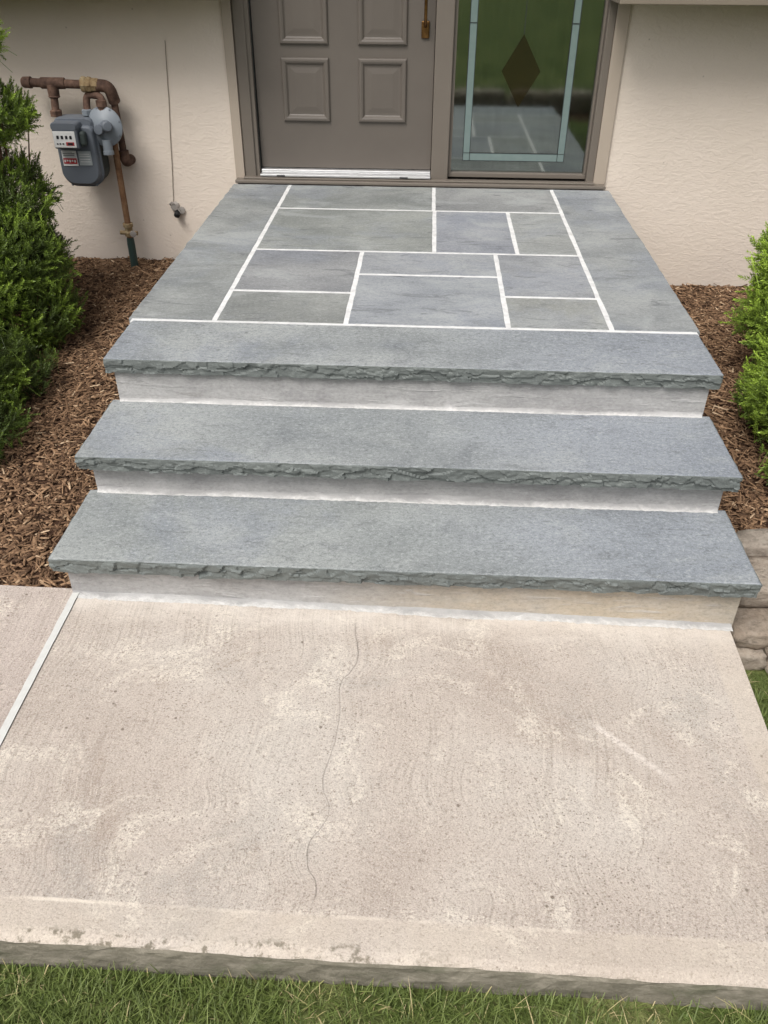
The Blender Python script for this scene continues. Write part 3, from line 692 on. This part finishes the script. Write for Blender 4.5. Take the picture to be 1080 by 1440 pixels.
for (x, z) in ((-1.83, .497), (-1.70, .497), (-1.664, .55), (-1.862, .6), (-1.662, .66), (-1.862, .74)):
    gsub(lathe('bolt', [(0, .007), (.006, .007), (.007, .001)], (x, -.143, z), (0, -1, 0), 'meter_pale', seg=6, smooth=False), front)
idx = gch(box('index_box', -1.850, -1.722, -.235, -.165, .690, .782, 'meter_grey', bevel=.008))
hood = case('index_hood', case_outline(-1.856, -1.718, .776, .812, .012, .017), [(-.15, .9), (-.16, 1.), (-.222, 1.), (-.236, .9)], 'meter_grey')
pl = gsub(box('dial_plate', -1.845, -1.733, -.2385, -.2355, .698, .774, 'white_plate', bevel=.001), idx)
for k in range(4):
    x = -1.822+k*.022; gm_ = box('dial_mark', x-.006, x+.006, -.2398, -.2387, .738, .754, 'black_print', bevel=0); gsub(gm_, idx)
gsub(box('dial_mark', -1.784, -1.743, -.2398, -.2387, .708, .724, 'red_print', bevel=0), idx)
gsub(box('dial_mark', -1.776, -1.750, -.2406, -.2400, .711, .721, 'black_print', bevel=0), idx)
for x in (-1.832, -1.818, -1.803): gsub(box('dial_mark', x, x+.008, -.2398, -.2387, .712, .719, 'black_print', bevel=0), idx)
gsub(box('side_knob', -1.7215, -1.690, -.222, -.178, .700, .770, 'meter_dark', bevel=.012), idx)
st = gsub(box('sticker', -1.842, -1.765, -.1832, -.1805, .598, .672, 'white_plate', bevel=0), front)
gsub(box('sticker_print', -1.838, -1.768, -.1842, -.1834, .608, .636, 'red_print', bevel=0), front)
for z, w in ((.664, .05), (.656, .062), (.648, .06), (.641, .066)): gsub(box('sticker_print', -1.836, -1.836+w, -.1842, -.1834, z, z+.003, 'black_print' if z in (.656, .648) else 'sticker_grey', bevel=0), front)
for k in range(5): gsub(box('sticker_print', -1.834+k*.013, -1.826+k*.013, -.1850, -.1844, .616+(k % 2)*.004, .628, 'white_plate', bevel=0), front)
gsub(box('sticker', -1.756, -1.690, -.1832, -.1805, .602, .670, 'sticker_grey', bevel=0), front)
for z in (.655, .645, .63, .618): gsub(box('sticker_print', -1.750, -1.697, -.1842, -.1834, z, z+.003, 'white_plate', bevel=0), front)

# ------------------------------------------------------------------ cable with clamp on the wall
cb = thing('utility_cable', 'thin tan cable running down the stucco wall to a small clamp', 'cable', (-1.35, .04, .3))
zs = np.linspace(1.15, .355, 40)
child(tube('cable', [(-1.292-.066*min(1, max(0, (1.14-z)/.78))+.004*nz(z*4)+.002*nz(z*13), .0455, z) for z in zs], .0019, 'cable_tan', seg=6), cb)
child(lathe('clamp_ring', [(0, .012), (.002, .024), (.012, .026), (.016, .022), (.03, .018), (.032, .001)], (-1.352, .05, .343), (0, -1, 0), 'clip_grey', seg=12), cb)
child(lathe('clamp_ring', [(0, .01), (.002, .018), (.014, .02), (.016, .001)], (-1.322, .05, .322), (.3, -1, .1), 'clip_grey', seg=10), cb)
child(lathe('clamp_plug', [(0, .012), (.01, .018), (.045, .017), (.05, .012), (.052, .001)], (-1.338, .045, .318), (0, -1, -.3), 'black_plastic', seg=10), cb)
child(tube('clamp_wire', [(-1.37, .035, .345), (-1.375, .02, .36), (-1.36, .012, .372), (-1.345, .02, .36), (-1.33, .015, .335), (-1.318, .02, .312)], .004, 'clip_grey', seg=6), cb)

# ------------------------------------------------------------------ low stone wall at the right of the steps
def rock(name, c, s, seed, par=None, mat='fieldstone', rnd_=.32):
    bm = bmesh.new(); bmesh.ops.create_cube(bm, size=2)
    bmesh.ops.subdivide_edges(bm, edges=bm.edges[:], cuts=5, use_grid_fill=True)
    for v in bm.verts:
        p = v.co.copy(); q = p.normalized()*1.25; p = p.lerp(q, rnd_)
        d = 1+.16*nz(p.x*1.3+seed, p.y*1.3, p.z*1.3)+.07*nz(p.x*4+seed, p.y*4, p.z*6)
        p *= d; v.co = Vector((c[0]+p.x*s[0], c[1]+p.y*s[1], c[2]+p.z*s[2]))
    o = bm_obj(name, bm, mat, None, False)
    for p in o.data.polygons: p.use_smooth = True
    if par is not None: child(o, par)
    return o
rw = thing('stone_wall', 'low dry stacked fieldstone wall ending beside the bottom step', 'wall', (1.3, -2.7, -.2))
wr = random.Random(5)
def course(y, z, h, d, x, xe, wmin, wmax):
    i = 0
    while x < xe:
        w = wr.uniform(wmin, wmax); hh = h*wr.uniform(.85, 1.08)
        rock('stone', (x+w/2, y+wr.uniform(-.014, .014), z+hh-h), (w/2*.97, d, hh), wr.uniform(0, 90), rw, rnd_=wr.uniform(.12, .26)); x += w; i += 1
course(-2.50, .0, .042, .05, 1.06, 1.9, .14, .3)
course(-2.635, -.022, .036, .085, 1.02, 1.9, .12, .24)
course(-2.765, -.088, .028, .07, .99, 1.9, .13, .22)
course(-2.795, -.150, .034, .075, .985, 1.9, .07, .16)

# ------------------------------------------------------------------ yard behind the viewer (seen in the glass)
v = [(-60, -24, -.118), (60, -24, -.118), (60, -17, -.118), (-60, -17, -.118)]
structure(mesh_obj('road', v, [(0, 1, 2, 3)], 'asphalt'), 'pale grey road beyond the front lawn', 'road')
v = [(-2.5, -5.75, -.1), (4, -5.75, -.1), (4, -5.0, -.1), (-2.5, -5.0, -.1)]
structure(mesh_obj('planting_bed', v, [(0, 1, 2, 3)], 'soil'), 'strip of dark soil across the front lawn', 'ground')
for i, (x, w_) in enumerate(((-.9, .22), (-.35, .26), (.15, .2), (.62, .27), (1.15, .2), (1.6, .25), (2.15, .24))):
    o = rock('field_rock', (x, -5.62+.06*nz(i*3.1), -.02), (w_, .13, .13), 60+i*4.7)
    tag(o, 'rounded field rock edging the dark planting strip', 'rock', 'rocks edging the planting strip')

# ------------------------------------------------------------------ vegetation: numpy batches joined into one mesh per crown
def fast_mesh(name, V, T, tint, mat, parent=None):
    me = bpy.data.meshes.new(name); V = np.asarray(V, np.float32); T = np.asarray(T, np.int32)
    k = T.shape[1]
    me.vertices.add(len(V)); me.vertices.foreach_set('co', V.ravel())
    me.loops.add(T.size); me.loops.foreach_set('vertex_index', T.ravel())
    me.polygons.add(len(T)); me.polygons.foreach_set('loop_start', np.arange(0, T.size, k, dtype=np.int32))
    a = me.attributes.new('tint', 'FLOAT', 'POINT'); a.data.foreach_set('value', np.asarray(tint, np.float32))
    me.update(calc_edges=True); me.validate()
    me.materials.append(M[mat]); o = bpy.data.objects.new(name, me); COL.objects.link(o)
    if parent: o.parent = parent
    return o
def frames(d, roll):
    """rotation matrices whose z axis is d, spun by roll"""
    d = d/np.linalg.norm(d, axis=1)[:, None]
    h = np.where(np.abs(d[:, 2:3]) < .9, np.array([[0, 0, 1.]]), np.array([[1., 0, 0]]))
    x = np.cross(h, d); x /= np.linalg.norm(x, axis=1)[:, None]; y = np.cross(d, x)
    c, s = np.cos(roll)[:, None], np.sin(roll)[:, None]
    return np.stack([c*x+s*y, -s*x+c*y, d], axis=2)
def instance(tv, tf, pos, rot, sc):
    n, m = len(pos), len(tv)
    V = np.einsum('nij,mj->nmi', rot, tv)*sc[:, None, None]+pos[:, None, :]
    T = tf[None]+(np.arange(n)*m)[:, None, None]
    return V.reshape(-1, 3), T.reshape(-1, tf.shape[1])
def sprig(nn, L, nl, seed):
    """yew shoot along +z: quads for needles and a thin stem"""
    r = np.random.default_rng(seed); v, f, t = [], [], []
    for i in range(nn):
        u = (i+.5)/nn; z = L*(.05+.95*u); a = i*2.4+r.uniform(-.4, .4); el = .45+.6*u+r.uniform(-.2, .2)
        l = nl*(1-.35*u)*r.uniform(.8, 1.15); w = .0021
        d = np.array([math.cos(a)*math.cos(el), math.sin(a)*math.cos(el), math.sin(el)]); s = np.cross(d, [0, 0, 1.]); s /= np.linalg.norm(s)
        b = np.array([0, 0, z]); k = len(v)
        v += [b, b+d*l*.45+s*w, b+d*l, b+d*l*.45-s*w]; f.append((k, k+1, k+2, k+3)); t += [u*.6, u*.8+.1, u, u*.8+.1]
    k = len(v); w = .0012
    v += [np.array([-w, 0, -.05]), np.array([w, 0, -.05]), np.array([w*.5, 0, L]), np.array([-w*.5, 0, L])]; f.append((k, k+1, k+2, k+3)); t += [0, 0, .1, .1]
    return np.array(v), np.array(f), np.array(t)
SPR = [sprig(26, .048, .018, 1), sprig(30, .060, .019, 2), sprig(22, .036, .017, 3), sprig(28, .078, .017, 4)]
def yew(name, label, lobes, n, loc, bright=.5, sparse=None, seed=0, wisps=0, group=None):
    """lobes: (cx, cy, cz, rx, ry, rz); bright may be a function of (x,y,z)"""
    r = np.random.default_rng(seed+100); root = thing(name, label, 'shrub', loc, group)
    L = np.array(lobes); wgt = (L[:, 3]*L[:, 4]*L[:, 5])**(2/3); wgt /= wgt.sum()
    k = r.choice(len(L), n, p=wgt); d = r.normal(size=(n, 3)); d /= np.linalg.norm(d, axis=1)[:, None]
    bump = np.array([1+.16*fbm(*(q*2.6+seed)) for q in d+L[k][:, :3]])
    rad = np.clip(1-np.abs(r.normal(0, .17, n)), .35, 1.)*bump
    p = L[k][:, :3]+d*L[k][:, 3:]*rad[:, None]
    # drop what is buried deep inside another lobe, or under ground
    keep = p[:, 2] > .02
    for q in L:
        e = np.linalg.norm((p-q[:3])/q[3:], axis=1); keep &= ~(e < .55)
    p, d, rad, k = p[keep], d[keep], rad[keep], k[keep]
    nrm = d/L[k][:, 3:]; nrm /= np.linalg.norm(nrm, axis=1)[:, None]
    dirv = nrm*.75+np.array([0, 0, .45])+r.normal(0, .38, p.shape)
    clump = np.array([fbm(*(q*5.5+seed*3)) for q in p])
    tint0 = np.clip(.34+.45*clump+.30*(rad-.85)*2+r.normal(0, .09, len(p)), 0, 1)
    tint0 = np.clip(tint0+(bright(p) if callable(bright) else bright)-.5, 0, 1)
    VV, TT, CC = [], [], []; base = 0; which = r.integers(0, 4, len(p))
    for s, (tv, tf, tt) in enumerate(SPR):
        m = which == s
        if not m.any(): continue
        V, T = instance(tv, tf, p[m]-dirv[m]/np.linalg.norm(dirv[m], axis=1)[:, None]*.04, frames(dirv[m], r.uniform(0, 6.28, m.sum())), r.uniform(.75, 1.25, m.sum()))
        VV.append(V); TT.append(T+base); base += len(V)
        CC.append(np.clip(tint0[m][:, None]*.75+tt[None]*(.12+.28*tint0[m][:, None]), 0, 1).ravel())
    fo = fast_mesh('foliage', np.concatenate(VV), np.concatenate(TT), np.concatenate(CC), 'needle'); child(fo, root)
    # trunk and branches
    b0 = Vector(loc); vs, fs = [], []
    for i in range(26):
        q = L[r.integers(0, len(L))]; dd = r.normal(size=3); dd /= np.linalg.norm(dd)
        e = Vector(q[:3]+dd*q[3:]*.85)
        if e.z < .06: e.z = .06+.1*r.random()
        m_ = b0.lerp(e, .5)+Vector(r.normal(0, .05, 3)); m_.z = max(m_.z, .05)
        tv, tf = tube_data([b0+Vector((0, 0, .12)), b0.lerp(m_, .6)+Vector((0, 0, .05)), m_, e], [.011, .009, .006, .002], 6)
        kk = len(vs); vs += tv; fs += [tuple(a+kk for a in q_) for q_ in tf]
    child(mesh_obj('branches', vs, fs, 'bark', None, True), root)
    child(tube('trunk', [b0+Vector((0, 0, -.05)), b0+Vector((.01, 0, .12)), b0+Vector((.0, .01, .3))], [.04, .032, .02], 'bark', seg=10), root)
    return root
YG = 'yew shrubs in the mulch beds'
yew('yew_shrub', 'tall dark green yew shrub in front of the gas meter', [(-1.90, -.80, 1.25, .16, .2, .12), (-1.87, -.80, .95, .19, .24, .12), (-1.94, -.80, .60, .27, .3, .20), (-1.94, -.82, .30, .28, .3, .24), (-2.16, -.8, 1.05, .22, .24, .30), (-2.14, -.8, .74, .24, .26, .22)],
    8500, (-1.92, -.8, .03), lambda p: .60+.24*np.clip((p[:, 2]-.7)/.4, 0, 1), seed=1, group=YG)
yew('yew_shrub', 'wide spreading yew shrub beside the landing stones, over mulch', [(-1.84, -1.06, .38, .27, .32, .24), (-1.80, -1.10, .18, .27, .34, .18), (-2.0, -1.25, .36, .36, .36, .28), (-2.45, -1.3, .55, .42, .5, .5)],  # last lobe: out-of-view bulk added to shade the left mulch
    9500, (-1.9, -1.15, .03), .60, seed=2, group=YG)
yew('yew_shrub', 'low shaded yew shrub beside the lower treads and old walk', [(-1.80, -1.75, .20, .28, .32, .18), (-1.90, -2.0, .22, .38, .34, .22), (-1.70, -1.58, .10, .22, .26, .10), (-1.62, -2.06, .10, .20, .30, .09), (-1.78, -2.25, .14, .28, .24, .14), (-2.4, -2.05, .48, .42, .45, .42)],  # last lobe is unseen, added to keep sky light off the front mulch
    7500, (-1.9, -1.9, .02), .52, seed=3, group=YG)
yew('yew_shrub', 'clipped bright green yew shrub on the right of the landing', [(1.72, -1.20, .50, .32, .36, .22), (1.72, -1.25, .28, .33, .40, .22), (1.70, -1.55, .26, .33, .36, .24), (2.25, -1.35, .55, .42, .55, .45)],  # last lobe: unseen mass added to darken the mulch beside the landing
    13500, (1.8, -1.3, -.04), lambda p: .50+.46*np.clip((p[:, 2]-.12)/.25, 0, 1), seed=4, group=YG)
yew('yew_shrub', 'small low yew shrub behind the end of the stone wall', [(1.56, -1.84, .20, .28, .30, .20), (1.50, -1.66, .10, .20, .3, .12), (1.50, -2.12, .10, .24, .18, .13), (2.15, -2.0, .35, .36, .36, .3)],  # last lobe lies out of view, added to shade the right mulch
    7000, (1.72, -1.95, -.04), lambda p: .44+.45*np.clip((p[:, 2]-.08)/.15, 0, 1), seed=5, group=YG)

# mulch chips
def chips(name, n, region, zf, seed, label):
    r = np.random.default_rng(seed); P = []
    x = r.uniform(region[0], region[1], n); y = r.uniform(region[2], region[3], n)
    z = np.array([zf(a, b)+.012*fbm(a*7, b*7) for a, b in zip(x, y)])+r.uniform(-.002, .014, n)
    tv = np.array([(-1, -.7, -.5), (1, -.5, -.5), (1, .6, -.5), (-1, .8, -.5), (-.85, -.6, .5), (.95, -.35, .5), (.8, .5, .5), (-1, .5, .5)])*.5
    tf = np.array([(4, 5, 6, 7), (0, 1, 5, 4), (1, 2, 6, 5), (2, 3, 7, 6), (3, 0, 4, 7)])
    d = np.stack([r.normal(0, .28, n), r.normal(0, .28, n), np.ones(n)], 1); rot = frames(d, r.uniform(0, 6.28, n))
    sx = np.clip(r.lognormal(-3.62, .5, n), .010, .09); sy = np.clip(r.lognormal(-4.95, .45, n), .003, .02); sz = r.uniform(.003, .008, n)
    V = tv[None]*np.stack([sx, sy, sz], 1)[:, None, :]; V = np.einsum('nij,nmj->nmi', rot, V)+np.stack([x, y, z], 1)[:, None, :]
    T = tf[None]+(np.arange(n)*8)[:, None, None]
    tint = np.repeat(np.clip(r.beta(2.2, 2.8, n)+(r.random(n) > .97)*.4, 0, 1), 8)
    o = fast_mesh(name, V.reshape(-1, 3), T.reshape(-1, 4), tint, 'chip'); o['kind'] = 'stuff'; o['label'] = label; o['category'] = 'mulch'
    return o
chips('mulch_chips', 38000, (-2.5, -.965, -2.815, .035), zl, 5, 'shredded brown wood mulch left of the steps')
chips('mulch_chips', 22000, (.97, 2.1, -2.46, .035), zr, 6, 'shredded brown wood mulch right of the steps')

# grass blades
def grass(name, n, area, seed, label, hmean=.034):
    r = np.random.default_rng(seed); x = r.uniform(area[0], area[1], n); y = r.uniform(area[2], area[3], n)
    dens = np.array([fbm(a*5, b*5, seed) for a, b in zip(x, y)]); keep = r.random(n) < np.clip(.75+.6*dens, .25, 1); x, y, dens = x[keep], y[keep], dens[keep]; n = len(x)
    z = np.array([lawn_z(a, b) for a, b in zip(x, y)])-.004
    h = np.clip(r.normal(hmean, .016, n), .02, .1); w = r.uniform(.0009, .0019, n)
    az = r.uniform(0, 6.28, n); lean = np.abs(r.normal(.35, .35, n)); curl = r.uniform(.1, .9, n)
    dx, dy = np.cos(az), np.sin(az); px, py = -dy, dx
    V = np.zeros((n, 7, 3)); ts = (0, .4, .75, 1.)
    for i, t in enumerate(ts):
        out = h*(lean*t+curl*t*t*.6); up = h*t*np.clip(1-.35*lean*t-.2*curl*t, .2, 1); ww = w*(1-t*.85)
        cx_, cy_, cz_ = x+dx*out, y+dy*out, z+up
        if i < 3:
            V[:, 2*i] = np.stack([cx_-px*ww, cy_-py*ww, cz_], 1); V[:, 2*i+1] = np.stack([cx_+px*ww, cy_+py*ww, cz_], 1)
        else: V[:, 6] = np.stack([cx_, cy_, cz_], 1)
    tf = np.array([(0, 1, 3), (0, 3, 2), (2, 3, 5), (2, 5, 4), (4, 5, 6)])
    T = tf[None]+(np.arange(n)*7)[:, None, None]
    c = np.clip(r.beta(2.4, 2.6, n)*.72+.05*dens, 0, .76); dry = r.random(n) < np.clip(.10-.3*dens, .02, .35); c[dry] = r.uniform(.8, 1, dry.sum())
    tint = c[:, None]*np.array([.75, .75, .9, .9, 1, 1, 1.05])[None]; tint = np.clip(tint, 0, 1)
    o = fast_mesh(name, V.reshape(-1, 3), T.reshape(-1, 3), tint.ravel(), 'blade'); o['kind'] = 'stuff'; o['label'] = label; o['category'] = 'grass'
    return o
grass('lawn_grass', 75000, (-1.5, 1.5, -4.45, -3.868), 3, 'short green lawn grass along the front edge of the pad')
grass('lawn_grass', 30000, (.975, 1.9, -4.3, -2.9), 4, 'green lawn grass beside the pad below the stone wall')
